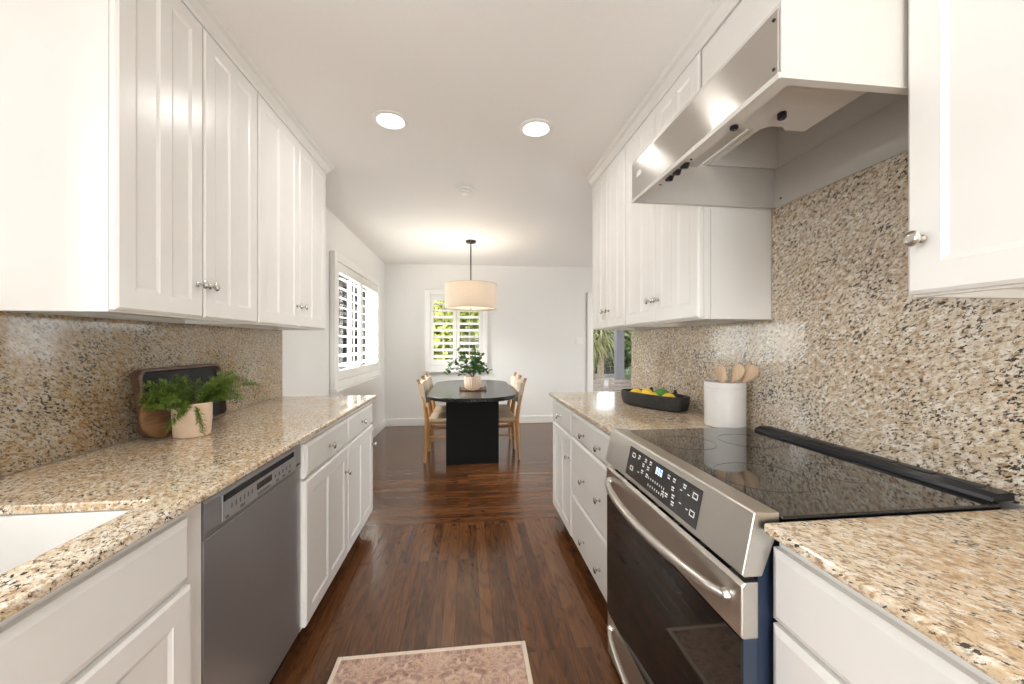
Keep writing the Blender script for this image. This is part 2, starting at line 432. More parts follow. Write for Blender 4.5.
def door(parent, s, xf, y0, y1, z0, z1, ky=None, kz=None):
    # frame with a bevelled edge and two tall recessed panels either side of a narrow mullion
    mb = MB(); e = .007
    def rc(a, b_, c, d_, dp): x = xf-s*dp; return [(x, a, c), (x, b_, c), (x, b_, d_), (x, a, d_)]
    mb.loft([rc(y0, y1, z0, z1, .0195), rc(y0, y1, z0, z1, .006), rc(y0+e, y1-e, z0+e, z1-e, 0)], cap1=False)
    w = min(.060, (y1-y0)*.17); m = .024; ym = (y0+y1)/2
    mb.quad(*rc(y0+e, y0+w, z0+e, z1-e, 0)); mb.quad(*rc(y1-w, y1-e, z0+e, z1-e, 0)); mb.quad(*rc(ym-m, ym+m, z0+w, z1-w, 0))
    mb.quad(*rc(y0+w, y1-w, z0+e, z0+w, 0)); mb.quad(*rc(y0+w, y1-w, z1-w, z1-e, 0))
    for a, b_ in ((y0+w, ym-m), (ym+m, y1-w)):
        mb.loft([rc(a+i, b_-i, z0+w+i, z1-w-i, dp) for i, dp in ((0, 0), (.002, .0015), (.010, .0042), (.012, .0046))], cap0=False)
    bmesh.ops.remove_doubles(mb.bm, verts=mb.bm.verts, dist=1e-5)
    d = mb.build('door', M['cabinet'], parent)
    if ky is not None: knob(d, xf, s, ky, kz)
    return d
def drawer(parent, s, xf, y0, y1, z0, z1, kys=(), kz=None, name='drawer'):
    d = ringpanel(MB(), s, xf, y0, y1, z0, z1, SLAB).build(name, M['cabinet'], parent)
    for ky in kys: knob(d, xf, s, ky, (z0+z1)/2 if kz is None else kz)
    return d
FL, FR = -.661, .617             # base door planes
UL, UR = -.97, .92               # upper door planes
TH = .0205
CT, CB = .915, .893              # counter top / underside
BT = CB-.001

# left base: sink cabinet (hollow), dishwasher, drawer cabinet
r = root('sink_base_cabinet', 'white base cabinet under the white sink, near end of left run', 'cabinet', (-.95, .55, 0))
b = MB(); xf = FL-TH
b.box(xf-.02, xf, .06, 1.075, .1, .14).box(xf-.02, xf, .06, 1.075, .855, BT).box(xf-.02, xf, .06, .12, .14, .855).box(xf-.02, xf, 1.0, 1.075, .14, .855).box(xf-.02, xf, .12, 1.0, .69, .725)
b.box(xf-.02, -1.255, 1.057, 1.075, .1, BT).box(xf-.02, -1.255, .06, .078, .1, BT).box(xf-.02, -1.255, .078, 1.057, .1, .12)
b.build('body', M['cabinet'], r)
MB().box(FL-.08, FL-.1, .06, 1.075, .001, .1).box(FL-.1, -1.25, .06, .08, .001, .1).box(FL-.1, -1.25, 1.055, 1.075, .001, .1).build('toe_kick', M['toe'], r)
drawer(r, 1, FL, .10, 1.008, .712, .862, (), name='false_drawer_front')
door(r, 1, FL, .10, .552, .112, .698, .51, .62); door(r, 1, FL, .556, 1.012, .112, .698, .60, .62)
for ch in r.children:   # knobs of the sink doors sit out of the frame
    pass

r = root('dishwasher', 'stainless steel dishwasher built in under the left counter', 'dishwasher', (-.95, 1.33, 0))
Y0, Y1 = 1.079, 1.657
FD = FL-.018
MB().box(FD-.04, -1.22, Y0, Y1, .1, .872).build('tub', M['black'], r)
MB().box(FD-.055, FD-.075, Y0, Y1, .001, .1).box(FD-.075, -1.2, Y0+.02, Y1-.02, .001, .1).build('kick_plate', M['black'], r)
MB().box(FD-.04, FD, Y0, Y1, .108, .7668).build('door_panel', M['steel_dark'], r, bevel=.0012)
cp = MB()
cp.prism([(FD-.04, .768), (FD, .768), (FD+.002, .785), (FD+.002, .862), (FD-.002, .869), (FD-.04, .869)], 'Y', Y0, Y1)
cp = cp.build('control_panel', M['steel_dark'], r)
MB().box(FD+0.0022, FD+0.0042, 1.150, 1.606, .782, .863).build('fascia', plain('fascia_grey', (.42, .415, .42), .38, .7), cp, bevel=.001)
MB().box(FD+0.0043, FD+0.0055, 1.154, 1.588, .838, .857).build('pocket_handle', M['black'], cp)
MB().box(FD+0.0043, FD+0.0050, 1.325, 1.42, .806, .827).build('display', M['black_glass'], cp)
k = MB()
for i in range(6): k.box(FD+0.0043, FD+0.0048, 1.19+i*.021, 1.196+i*.021, .806, .821)
for i in range(5): k.box(FD+0.0043, FD+0.0048, 1.44+i*.028, 1.45+i*.028, .804, .818)
k.box(FD+0.0043, FD+0.0048, 1.165, 1.179, .787, .795).box(FD+0.0043, FD+0.0048, 1.235, 1.258, .788, .797).box(FD+0.0043, FD+0.0048, 1.33, 1.41, .788, .796)
for i in range(3): k.box(FD+0.0043, FD+0.0048, 1.45+i*.047, 1.47+i*.047, .788, .796)
k.build('buttons', plain('button_print', (.12, .12, .125), .4), cp)
MB().box(FD+0.0021, FD+0.0028, 1.618, 1.650, .790, .797).build('badge', M['black'], cp)

r = root('base_cabinet', 'white base cabinet with two drawers over two doors, right of the dishwasher', 'cabinet', (-.95, 2.2, 0))
MB().box(FL-TH, -1.255, 1.661, 2.798, .1, BT).build('body', M['cabinet'], r)
MB().box(FL-.08, -1.24, 1.67, 2.75, .001, .0995).build('toe_kick', M['toe'], r)
drawer(r, 1, FL, 1.672, 2.224, .722, .862, (1.937,), .788); drawer(r, 1, FL, 2.232, 2.794, .722, .862, (2.505,), .788)
door(r, 1, FL, 1.672, 2.224, .108, .710, 2.178, .58); door(r, 1, FL, 2.232, 2.794, .108, .710, 2.766, .58)

def slab(xs, ys, z0, z1, hole=None):
    us, vs = xs, ys
    holes = [hole] if hole else []
    return grid_wall('s', us, vs, holes, lambda u, v, w: (u, v, (z0, z1)[w]))
SK = (-1.165, -.737, .22, .986)
o = slab([-1.262, SK[0], SK[1], -.639], [-.9, SK[2], SK[3], 2.80], CB, CT, SK).build('countertop', M['granite'], bevel=.006, segs=3)
tag(o, 'beige speckled granite countertop on the left with the sink cut into it', 'countertop', 'granite countertops')
poly = [(-.9, CT+.001), (2.80, CT+.001), (2.80, 1.367), (1.0, 1.367), (1.0, 1.10), (-.9, 1.10)]
o = MB().prism(poly, 'X', -1.2745, -1.262).build('backsplash', M['granite_golden_shaded'])
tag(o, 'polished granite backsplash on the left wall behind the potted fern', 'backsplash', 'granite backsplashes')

# undermount sink
mb = MB(); x0, x1, y0, y1 = SK
zt = CB-.0015
def rect(i, z): return [(x0+i, y0+i, z), (x1-i, y0+i, z), (x1-i, y1-i, z), (x0+i, y1-i, z)]
mb.loft([rect(-.02, zt), rect(-.001, zt), rect(.004, zt-.14), rect(.02, zt-.185), rect(.05, zt-.195)], cap0=False)
mb.loft([rect(-.02, zt), rect(-.02, zt-.012), rect(-.008, zt-.02), rect(-.006, zt-.17), rect(.02, zt-.207)], cap0=False)
sk = mb.build('sink', M['sink'])
bmt = bmesh.new(); bmt.from_mesh(sk.data); bmesh.ops.remove_doubles(bmt, verts=bmt.verts, dist=1e-5); bmesh.ops.recalc_face_normals(bmt, faces=bmt.faces); bmt.to_mesh(sk.data); bmt.free()
md = sk.modifiers.new('bevel', 'BEVEL'); md.width = .008; md.segments = 3
tag(sk, 'white undermount kitchen sink set in the left granite counter', 'sink')

# left uppers
def upper(label, s, xf, y0, y1, doors, z0=None, z1=2.506, end=False, grp='white wall cabinets'):
    if z0 is None: z0 = 1.386 if s > 0 else 1.395
    back = (WL+.001) if s > 0 else (WR-.001)
    r = root('wall_cabinet', label, 'cabinet', ((xf+back)/2, (y0+y1)/2, z0-.02), grp)
    xb = xf - s*TH
    b = MB(); b.box(xb, back, y0, y1, z0, z1)
    b.box(xb, xb-s*.018, y0, y1, z0-.018, z0)                     # bottom rail under the face frame
    b.box(xb-s*.018, back, y0, y0+.016, z0-.018, z0).box(xb-s*.018, back, y1-.016, y1, z0-.018, z0)
    b.build('body', M['cabinet'], r)
    if end:   # exposed end: narrow face-frame edge and a panel set a little back
        b = MB(); b.box(xb-s*.002, xb-s*.024, y0-.005, y0-.0005, z0-.018, 1.818).box(xb-s*.028, back-s*.016, y0-.0035, y0-.0005, z0-.018, 1.818)
        b.build('end_panel', M['cabinet'], r)
    for (a, c, ky) in doors: door(r, s, xf, a, c, 1.374 if s > 0 else 1.382, 2.452, ky, 1.492)
    return r
upper('white two-door wall cabinet above the potted fern, nearest on the left', 1, UL, 1.188, 1.918, [(1.190, 1.543, 1.512), (1.549, 1.914, 1.577)])
upper('white two-door wall cabinet at the far end of the left run', 1, UL, 1.920, 2.786, [(1.926, 2.358, 2.326), (2.364, 2.78, 2.398)])
# right uppers
upper('white two-door wall cabinet at the far end of the right run', -1, UR, 2.188, 2.786, [(2.194, 2.478, 2.440), (2.484, 2.78, 2.522)])
upper('white two-door wall cabinet just beyond the range hood', -1, UR, 1.448, 2.186, [(1.452, 1.814, 1.778), (1.820, 2.18, 1.856)], end=True)
upper('white wall cabinet nearest the camera on the right, one knob showing', -1, UR, -.20, .7165, [(.256, .7145, .684), (-.196, .250, -.16)])
r = root('hood_cabinet', 'short plain white cabinet front directly above the range hood', 'cabinet', (1.08, 1.09, 1.99), 'white wall cabinets')
MB().box(UR+TH, UR+TH+.018, .733, 1.442, 1.986, 2.506).box(UR+TH+.018, WR-.001, .733, .749, 1.986, 2.506).box(UR+TH+.018, WR-.001, 1.426, 1.442, 1.986, 2.506).box(UR+TH+.018, WR-.001, .749, 1.426, 2.49, 2.506).build('body', M['cabinet'], r)
ringpanel(MB(), -1, UR, .736, 1.438, 1.990, 2.448, SLAB).build('front_panel', M['cabinet'], r)

# right base cabinets
r = root('base_cabinet', 'white base cabinet with one drawer over a door, far end of right run', 'cabinet', (.93, 2.52, 0))
MB().box(FR+TH, WR-.016, 2.264, 2.772, .1, BT).build('body', M['cabinet'], r)
MB().box(FR+.08, 1.2, 2.264, 2.75, .001, .0995).build('toe_kick', M['toe'], r)
drawer(r, -1, FR, 2.272, 2.768, .722, .868, (2.535,), .787); door(r, -1, FR, 2.272, 2.768, .108, .710, 2.306, .58)
r = root('drawer_cabinet', 'white three-drawer base cabinet with six knobs, just beyond the range', 'cabinet', (.93, 1.89, 0))
MB().box(FR+TH, WR-.016, 1.522, 2.262, .1, BT).build('body', M['cabinet'], r)
MB().box(FR+.08, 1.2, 1.53, 2.262, .001, .0995).build('toe_kick', M['toe'], r)
drawer(r, -1, FR, 1.526, 2.260, .728, .868, (1.752, 2.003), .784); drawer(r, -1, FR, 1.526, 2.260, .388, .720, (1.752, 2.003), .54); drawer(r, -1, FR, 1.526, 2.260, .108, .380, (1.752, 2.003), .214)
r = root('base_cabinet', 'white base cabinet beside the near edge of the range, lower right', 'cabinet', (.93, .2, 0))
MB().box(FR+TH, WR-.016, -.4, .7255, .1, BT).build('body', M['cabinet'], r)
MB().box(FR+.08, 1.2, -.4, .70, .001, .0995).build('toe_kick', M['toe'], r)
drawer(r, -1, FR, -.16, .7255, .716, .862, (.06,)); drawer(r, -1, FR, -.16, .7255, .40, .706, (.06,)); drawer(r, -1, FR, -.16, .7255, .108, .39, (.06,))

o = MB().box(.595, 1.231, 1.517, 2.80, CB, CT).build('countertop', M['granite'], bevel=.006, segs=3)
tag(o, 'beige speckled granite countertop beyond the range with the lemon bowl on it', 'countertop', 'granite countertops')
o = MB().box(.597, 1.231, -.6, .722, CB, CT).build('countertop', M['granite'], bevel=.006, segs=3)
tag(o, 'beige speckled granite countertop in the lower right corner, near the camera', 'countertop', 'granite countertops')
poly = [(-.6, CT+.001), (2.80, CT+.001), (2.80, 1.375), (1.442, 1.375), (1.442, 1.823), (.7185, 1.823), (.7185, 1.375), (-.6, 1.375)]
o = MB().prism(poly, 'X', 1.2455, 1.232).build('backsplash', M['granite_pale'])
tag(o, 'speckled granite backsplash on the right wall behind the range', 'backsplash', 'granite backsplashes')

# ------------------------------------------------------------------ range
r = root('electric_range', 'stainless steel slide-in electric range with black glass cooktop', 'range', (.9, 1.124, 0))
RY0, RY1 = .737, 1.511
MB().box(.602, 1.20, RY0+.004, RY1-.004, .03, .912).build('body', M['blue_enamel'], r)
for (fx, fy) in ((.68, .80), (.68, 1.45), (1.15, .80), (1.15, 1.45)): MB().lathe([(.02, .001), (.02, .0295)], (fx, fy, 0), 12).build('foot', M['black'], r)
ct = MB().box(.6405, 1.175, RY0-.014, RY1+.006, .9165, .9235).build('cooktop', M['black_glass'], r, bevel=.002)
# printed burner rings on the glass
bprint = plain('burner_print', (.035, .035, .035), .3)
for (bx, by, br_) in ((.78, .95, .115), (.78, 1.30, .095), (1.02, .95, .08), (1.02, 1.30, .10)):
    pts = [(bx+br_*math.cos(a*PI/24), by+br_*math.sin(a*PI/24), .9237) for a in range(49)]
    MB().tube(pts, .0005, 4).build('burner_marking', bprint, ct)
vt = MB()
vt.prism([(1.160, .9236), (1.166, .934), (1.184, .941), (1.226, .942), (1.226, .9236)], 'Y', RY0-.004, 1.452)
vt = vt.build('rear_vent', M['black'], r, bevel=.003)
vslot = plain('vent_slot_grey', (.05, .05, .055), .5); n = 7
for i in range(n):
    a = RY0+.03+i*.66/n; MB().box(1.192, 1.212, a+.008, a+.66/n-.008, .9415, .9432).build('vent_slot', vslot, vt)
PT, PBm = (.583, .931), (.556, .806)
cp = MB().prism([(.640, .930), (.588, .933), PT, PBm, (.562, .800), (.601, .800), (.640, .900)], 'Y', RY0-.009, RY1+.004).build('control_panel', M['steel_top'], r, bevel=.002)
def on_panel(y, h, out=.0008):
    # h: 0 bottom .. 1 top of the slanted face
    x = PBm[0]+(PT[0]-PBm[0])*h; z = PBm[1]+(PT[1]-PBm[1])*h
    nx, nz = -(PT[1]-PBm[1]), (PT[0]-PBm[0]); L = math.hypot(nx, nz)
    return (x+nx/L*out, y, z+nz/L*out)
def panel_quad(mb, ya, yb, h0, h1, o0=.0002, o1=.0014):
    mb.loft([[on_panel(ya, h0, o), on_panel(yb, h0, o), on_panel(yb, h1, o), on_panel(ya, h1, o)] for o in (o0, o1)])
GY0, GY1 = .893, 1.318
g = MB(); panel_quad(g, GY0, GY1, .10, .86); g.build('control_glass', M['black_glass'], cp)
def along(u):
    t = (631+68.5*u-512)/FPX; return .575*(math.cos(YAW)-t*math.sin(YAW))/(math.sin(YAW)+t*math.cos(YAW))
def mark(u, h, w=.010, hh=.035):   # u: 0 far end .. 1 near end of the glass
    y = along(u); k = MB(); panel_quad(k, y-w/2, y+w/2, h-hh/2, h+hh/2, .0015, .0019); k.build('touch_key', M['mark'], cp)
def square(u, h, w=.022, hh=.12):
    y = along(u); t = .003; th = .022; k = MB()
    panel_quad(k, y-w/2, y+w/2, h+hh/2-th, h+hh/2, .0015, .0019); panel_quad(k, y-w/2, y+w/2, h-hh/2, h-hh/2+th, .0015, .0019)
    panel_quad(k, y-w/2, y-w/2+t, h-hh/2, h+hh/2, .0015, .0019); panel_quad(k, y+w/2-t, y+w/2, h-hh/2, h+hh/2, .0015, .0019); k.build('touch_key', M['mark'], cp)
for u in (.055, .95):
    square(u, .68); square(u, .33)
for u, h in ((.13, .75), (.22, .76), (.29, .77), (.2, .62), (.27, .62), (.2, .45), (.27, .44), (.56, .74), (.64, .74), (.64, .56), (.66, .41), (.67, .27), (.57, .34), (.52, .33), (.79, .76)):
    mark(u, h, .014, .03); mark(u, h-.055, .012, .03)
for i in range(8):
    mark(.30+i*.032, .40, .003, .055); mark(.31+i*.032, .24, .003, .055)
for u, h in ((.12, .66), (.15, .35), (.75, .62), (.86, .62), (.77, .36), (.87, .34)): mark(u, h, .010, .016)
k = MB()
for i, y in enumerate((1.118, 1.104, 1.090)):   # lit segments of the clock
    for (a, b_, h0, h1) in ((-.004, .004, .74, .76), (-.004, .004, .665, .685), (-.004, .004, .60, .62), (.0025, .004, .61, .75), (-.004, -.0025, .61, .75)):
        panel_quad(k, y+a, y+b_, h0, h1, .0015, .0019)
k.build('display', M['display'], cp)
# oven door
DY0, DY1 = RY0, RY1-.004
dr = MB().box(.5665, .598, DY0, DY1, .205, .782).build('oven_door', M['blue_enamel'], r)
MB().prism([(.5655, .668), (.598, .668), (.598, .786), (.566, .786), (.5585, .778), (.5585, .672)], 'Y', DY0-.004, DY1+.002).build('door_top_rail', M['steel_top'], dr, bevel=.003)
MB().box(.560, .566, DY0, DY1, .2, .667).build('oven_glass', M['oven_glass'], dr)
for i in range(6):
    a = DY0+.05+i*.115; MB().box(.5665, .578, a, a+.085, .7862, .7872).build('vent_slot', M['black'], dr)
def arc_handle(parent, z, bow, name='handle', rad=.0125, y0=DY0+.04, y1=DY1-.035, xf=.5575):
    m = MB(); n = 22; pts = []; rd = []
    for i in range(n+1):
        u = i/n; e = math.sin(PI*u)**.62
        pts.append((xf-.004-bow*e, y0+(y1-y0)*u, z)); rd.append(rad*(.72+.28*min(1, e*1.3)))
    m.tube(pts, rd, 12)
    for (yy, sg) in ((y0, 1), (y1, -1)): m.lathe([(.014, 0), (.011, .012)], (xf, yy+sg*.002, z), 12, (-1, 0, 0))
    return m.build(name, M['steel_top'], parent, smooth=True)
arc_handle(dr, .735, .052)
dw = MB().box(.562, .598, DY0, DY1, .035, .196).build('storage_drawer', M['steel_top'], r, bevel=.003)
arc_handle(dw, .150, .040, rad=.010, xf=.5615)

# ------------------------------------------------------------------ hood
r = root('range_hood', 'white under-cabinet range hood with brushed steel front above the range', 'range hood', (.94, 1.093, 1.825))
hx0, hx1, hy0, hy1, hz0, hz1 = .640, WR-.002, .7235, 1.440, 1.826, 1.984
t = .008
b = MB()
b.prism([(hx0, hz0), (hx0, hz1), (hx0+.05, hz1+.055), (hx1, hz1+.055), (hx1, hz0)], 'Y', hy0, hy0+t)
b.box(hx0, hx1, hy1-t, hy1, hz0, hz1).box(hx1-t, hx1, hy0+t, hy1-t, hz0, hz1).box(hx0, .90, hy0+t, hy1-t, hz1-t, hz1).box(hx0, hx0+t, hy0+t, hy1-t, hz0, hz1-t)
b.box(hx0+t, hx0+.032, hy0+.02, hy1-.02, hz0, hz0+.004)
b.box(hx0+t, hx1-t, hy0+t, hy0+.02, hz0, hz0+.004).box(hx0+t, hx1-t, hy1-.02, hy1-t, hz0, hz0+.004)
b.build('shell', M['hood'], r)
MB().box(hx0-.0045, hx0-.0005, hy0+.004, hy1-.002, hz0+.012, 1.972).build('front_panel', M['steel'], r, bevel=.001)
MB().box(hx0-.006, hx0-.0008, hy0, hy1, hz0-.002, hz0+.011).build('front_lip', M['hood'], r, bevel=.001)
bl = MB().prism([(.674, .733), (.955, .733), (.955, 1.0), (.895, 1.0), (.875, .985), (.84, .985), (.82, 1.005), (.765, 1.005), (.674, .96)], 'Z', 1.885, hz1-t-.001).build('blower_housing', M['hood'], r)
MB().lathe([(.011, 0), (.011, -.012), (.008, -.016)], (.82, .925, 1.884), 12).build('thumb_screw', M['black'], bl)
for (yy) in (1.20, 1.155, 1.11):
    MB().prism([(yy-.016, hz0-.0005), (yy+.016, hz0-.0005), (yy+.012, hz0-.010), (yy-.004, hz0-.014)], 'X', hx0+.012, hx0+.027).build('rocker_switch', M['black'], r)
for yy in (1.26, 1.075): MB().lathe([(.004, 0), (.004, -.002)], (hx0+.018, yy, hz0-.0005), 10).build('screw', M['black'], r)
MB().lathe([(.010, 0), (.010, -.006), (.006, -.009)], (hx0+.026, .90, hz0-.0005), 12).build('thumb_screw', M['black'], r)
MB().lathe([(.004, 0), (.004, .002)], (hx1-t, 1.40, hz0+.03), 10, (-1, 0, 0)).build('screw', M['black'], r)
for (yy, zz) in ((.738, 1.955), (.738, 1.852)): MB().lathe([(.004, 0), (.003, .002)], (hx0-.0046, yy, zz), 10, (-1, 0, 0)).build('screw', M['bronze'], r)
MB().box(hx0-.0058, hx0-.0047, 1.355, 1.395, 1.905, 1.925).build('name_plate', M['plastic'], r, bevel=.001)

# ------------------------------------------------------------------ ceiling fittings
def can_light(x, y, label):
    r = root('recessed_light', label, 'ceiling light', (x, y, H), 'recessed ceiling lights')
    MB().lathe([(.098, 0), (.098, -.004), (.09, -.008), (.076, -.007), (.072, -.002), (.072, 0)], (x, y, H-.0005), 32).build('trim_ring', M['plastic'], r, smooth=True)
    MB().lathe([(.071, -.0045), (.071, -.003)], (x, y, H), 32).build('lens', M['lens'], r)
    lamp('can_lamp', 'AREA', (x, y, H-.012), (0, 0, 0), 3.2, (1, .97, .92), .17)
can_light(-.424, 2.19, 'round recessed ceiling light, left of the two')
can_light(.388, 2.177, 'round recessed ceiling light, right of the two')
for (x, y) in ((-.42, .25), (.39, .25)): lamp('added_kitchen_fill', 'AREA', (x, y, H-.012), (0, 0, 0), 1.5, (1, .97, .92), .15)  # added fill lamps overhead, out of view and without fittings
r = root('smoke_detector', 'round white smoke detector on the ceiling beyond the recessed lights', 'smoke detector', (-.025, 3.1, H))
MB().lathe([(.068, 0), (.068, -.012), (.06, -.02), (.05, -.022)], (-.025, 3.1, H-.0005), 28).build('base', M['plastic'], r, smooth=True)
MB().lathe([(.046, -.0215), (.046, -.034), (.036, -.04), (.012, -.041)], (-.025, 3.1, H-.001), 28).build('cover', M['plastic'], r, smooth=True)

# pendant
PX, PY = .035, 4.66
r = root('pendant_lamp', 'drum pendant lamp with pale linen shade above the black table', 'pendant lamp', (PX, PY, H))
MB().lathe([(.062, 0), (.062, -.018), (.056, -.024), (.012, -.026)], (PX, PY, H-.0005), 28).build('canopy', M['bronze'], r, smooth=True)
MB().tube([(PX, PY, H-.024), (PX, PY, 1.84)], .008, 10).build('rod', M['bronze'], r, smooth=True)
def linen():
    t = NT('linen_shade'); v = t.coords(scale=(1, 1, 1))
    n = t.noise(t.coords(scale=(1, 1, 6)), 90, 2); n2 = t.noise(t.coords(scale=(6, 6, 1)), 60, 2)
    c = t.mix(.5, t.ramp(n, [(.3, (.70, .63, .54)), (.7, (.84, .78, .70))]), t.ramp(n2, [(.3, (.70, .63, .54)), (.7, (.84, .78, .70))]))
    t.set(Base_Color=c, Roughness=.9)
    tr = t.n('ShaderNodeBsdfTranslucent', {0: c}); mx = t.n('ShaderNodeMixShader', {0: .35})
    t.link(t.b.outputs[0], mx.inputs[1]); t.link(tr.outputs[0], mx.inputs[2]); t.link(mx.outputs[0], t.out.inputs[0])
    return t.m
sz0, sz1, sr = 1.695, 1.985, .31
sh = MB().lathe([(sr, sz0), (sr, sz1), (sr-.003, sz1), (sr-.003, sz0), (sr, sz0)], (PX, PY, 0), 48, cap0=False, cap1=False).build('shade', linen(), r, smooth=True)
k = MB()
for z in (sz0, sz1):
    k.tube([(PX+(sr+.001)*math.cos(a*PI/24), PY+(sr+.001)*math.sin(a*PI/24), z) for a in range(49)], .003, 6)
k.build('hem', plain('shade_hem', (.62, .54, .45), .8), sh)
k = MB()
for a in (0, 2*PI/3, 4*PI/3): k.tube([(PX, PY, 1.94), (PX+(sr-.004)*math.cos(a), PY+(sr-.004)*math.sin(a), 1.975)], .003, 6)
k.build('spider', M['bronze'], r)
def frosted():
    t = NT('frosted_diffuser'); t.set(Base_Color=(.9, .87, .82), Roughness=.6)
    tr = t.n('ShaderNodeBsdfTranslucent', {0: (.95, .92, .87, 1)}); mx = t.n('ShaderNodeMixShader', {0: .7})
    t.link(t.b.outputs[0], mx.inputs[1]); t.link(tr.outputs[0], mx.inputs[2]); t.link(mx.outputs[0], t.out.inputs[0]); return t.m
MB().lathe([(sr-.006, sz0+.012), (sr-.006, sz0+.016)], (PX, PY, 0), 40).build('diffuser', frosted(), r)
MB().lathe([(.0095, sz0+.011), (.0095, sz0-.01), (.005, sz0-.014)], (PX, PY, 0), 12).build('finial', M['nickel'], r, smooth=True)
for a in (0, 2*PI/3, 4*PI/3):
    bx, by = PX+.09*math.cos(a), PY+.09*math.sin(a)
    MB().lathe([(.012, 1.90), (.014, 1.88), (.03, 1.84), (.03, 1.82), (.015, 1.795)], (bx, by, 0), 14).build('bulb', M['bulb'], r, smooth=True)
    lamp('bulb_light', 'POINT', (bx, by, 1.93), (0, 0, 0), 4, (1, .88, .72), shadow_soft_size=.03)

# switch plate on the far wall
r = root('light_switch', 'white double light switch plate on the far wall near the patio door', 'light switch', (1.87, YF, 1.3))
sx = 1.80
MB().box(sx-.058, sx+.058, YF-.007, YF-.0008, 1.255, 1.375).build('plate', M['plastic'], r, bevel=.002)
for dx in (-.025, .025): MB().box(sx+dx-.016, sx+dx+.016, YF-.010, YF-.0072, 1.283, 1.347).build('rocker', M['plastic'], r, bevel=.001)

# ------------------------------------------------------------------ dining table and chairs
TX, TY = .05, 4.66
r = root('dining_table', 'black oval dining table on slab legs beneath the pendant lamp', 'table', (TX, TY, 0))
def rrect(hx, hy, rad, n=10):
    pts = []
    for (cx, cy, a0) in ((hx-rad, hy-rad, 0), (-hx+rad, hy-rad, PI/2), (-hx+rad, -hy+rad, PI), (hx-rad, -hy+rad, 3*PI/2)):
        for i in range(n+1):
            a = a0+PI/2*i/n; pts.append((TX+cx+rad*math.cos(a), TY+cy+rad*math.sin(a)))
    return pts
MB().loft([[(x, y, z) for x, y in rrect(.475-i, .95-i, .40-i*.5)] for z, i in ((.705, .02), (.712, .004), (.742, .0), (.749, .006))]).build('tabletop', M['table'], r)
for y in (4.10, 5.155): MB().box(TX-.278, TX+.278, y, y+.06, .001, .7045).build('leg', M['table_leg'], r, bevel=.003)
MB().box(TX-.03, TX+.03, 4.1605, 5.1545, .64, .7045).build('stretcher', M['table'], r)

def woven(name, col):
    t = NT(name); v = t.coords()
    w1 = t.n('ShaderNodeTexWave', {'Vector': v, 'Scale': 45, 'Distortion': .6}, bands_direction='Y').outputs[1]
    w2 = t.n('ShaderNodeTexWave', {'Vector': v, 'Scale': 45, 'Distortion': .6}, bands_direction='X').outputs[1]
    h = t.n('ShaderNodeMath', {0: w1, 1: w2}, operation='MULTIPLY').outputs[0]
    t.set(Base_Color=t.ramp(h, [(0, tuple(c*.8 for c in col)), (.6, col)]), Roughness=.85); t.bump(h, .5, .003)
    return t.m
M['cord'] = woven('natural_woven_cord', (.58, .43, .29))
M['cordw'] = woven('pale_woven_cord', (.68, .57, .45))
def make_chair():
    r = root('dining_chair', '', 'chair', (0, 0, 0), 'oak dining chairs around the black table')
    lean = .105
    for y in (-.21, .21):
        # rear leg runs up into the back post
        MB().tube([(-.235, y, .001), (-.222, y*.99, .25), (-.215, y*.98, .46), (-.24, y*.97, .64), (-.30, y*.96, .875)], [.013, .018, .023, .022, .015], 10).build('back_post', M['oak'], r, smooth=True)
        MB().tube([(.20, y*.97, .001), (.19, y*.96, .25), (.185, y*.95, .425)], [.012, .016, .018], 10).build('leg', M['oak'], r, smooth=True)
        MB().tube([(-.305, y*.96, .872), (-.309, y*.96, .892)], .0155, 10).build('post_cap', M['oak_dark'], r, smooth=True)
    f = MB()
    for y in (-.2, .2): f.tube([(-.215, y, .415), (.185, y, .415)], .013, 8); f.tube([(-.222, y, .27), (.19, y, .27)], .009, 8)
    f.tube([(-.215, -.2, .415), (-.215, .2, .415)], .013, 8); f.tube([(.185, -.2, .415), (.185, .2, .415)], .013, 8); f.tube([(.185, -.2, .2), (.185, .2, .2)], .009, 8)
    f.build('seat_rail', M['oak'], r, smooth=True)
    s = MB(); rings = []
    for z, i in ((.428, .012), (.436, 0), (.462, .002), (.468, .014)):
        rings.append([(-.195+i, -.225+i, z), (.215-i, -.215+i, z), (.215-i, .215-i, z), (-.195+i, .225-i, z)])
    s.loft(rings); s.build('seat', M['cord'], r, bevel=.006)
    b = MB(); rings = []
    for i in range(13):   # woven back wraps from post to post, bowed
        u = -1+2*i/12; y = .222*u; bow = -.03*(1-u*u)
        rings.append([(-.232+bow-.012, y, .60), (-.232+bow+.022, y, .60), (-.275+bow*.9+.024, y, .845), (-.275+bow*.9-.022, y, .845)])
    b.loft(rings); b.build('backrest', M['cordw'], r, smooth=True)
    return r
proto = make_chair()
for i, (x, y, rz, lab) in enumerate((
        (-.223, 4.405, 0, 'oak dining chair with woven back, left side of the table, nearest'),
        (-.223, 4.885, 0, 'oak dining chair with woven back, left side of the table, farther one'),
        (.323, 4.405, PI, 'oak dining chair with woven back, right side of the table, nearest'),
        (.323, 4.885, PI, 'oak dining chair with woven back, right side of the table, farther one'))):
    o = proto if i == 0 else copy_tree(proto)
    o.location = (x, y, 0); o.rotation_euler = (0, 0, rz); o['label'] = lab

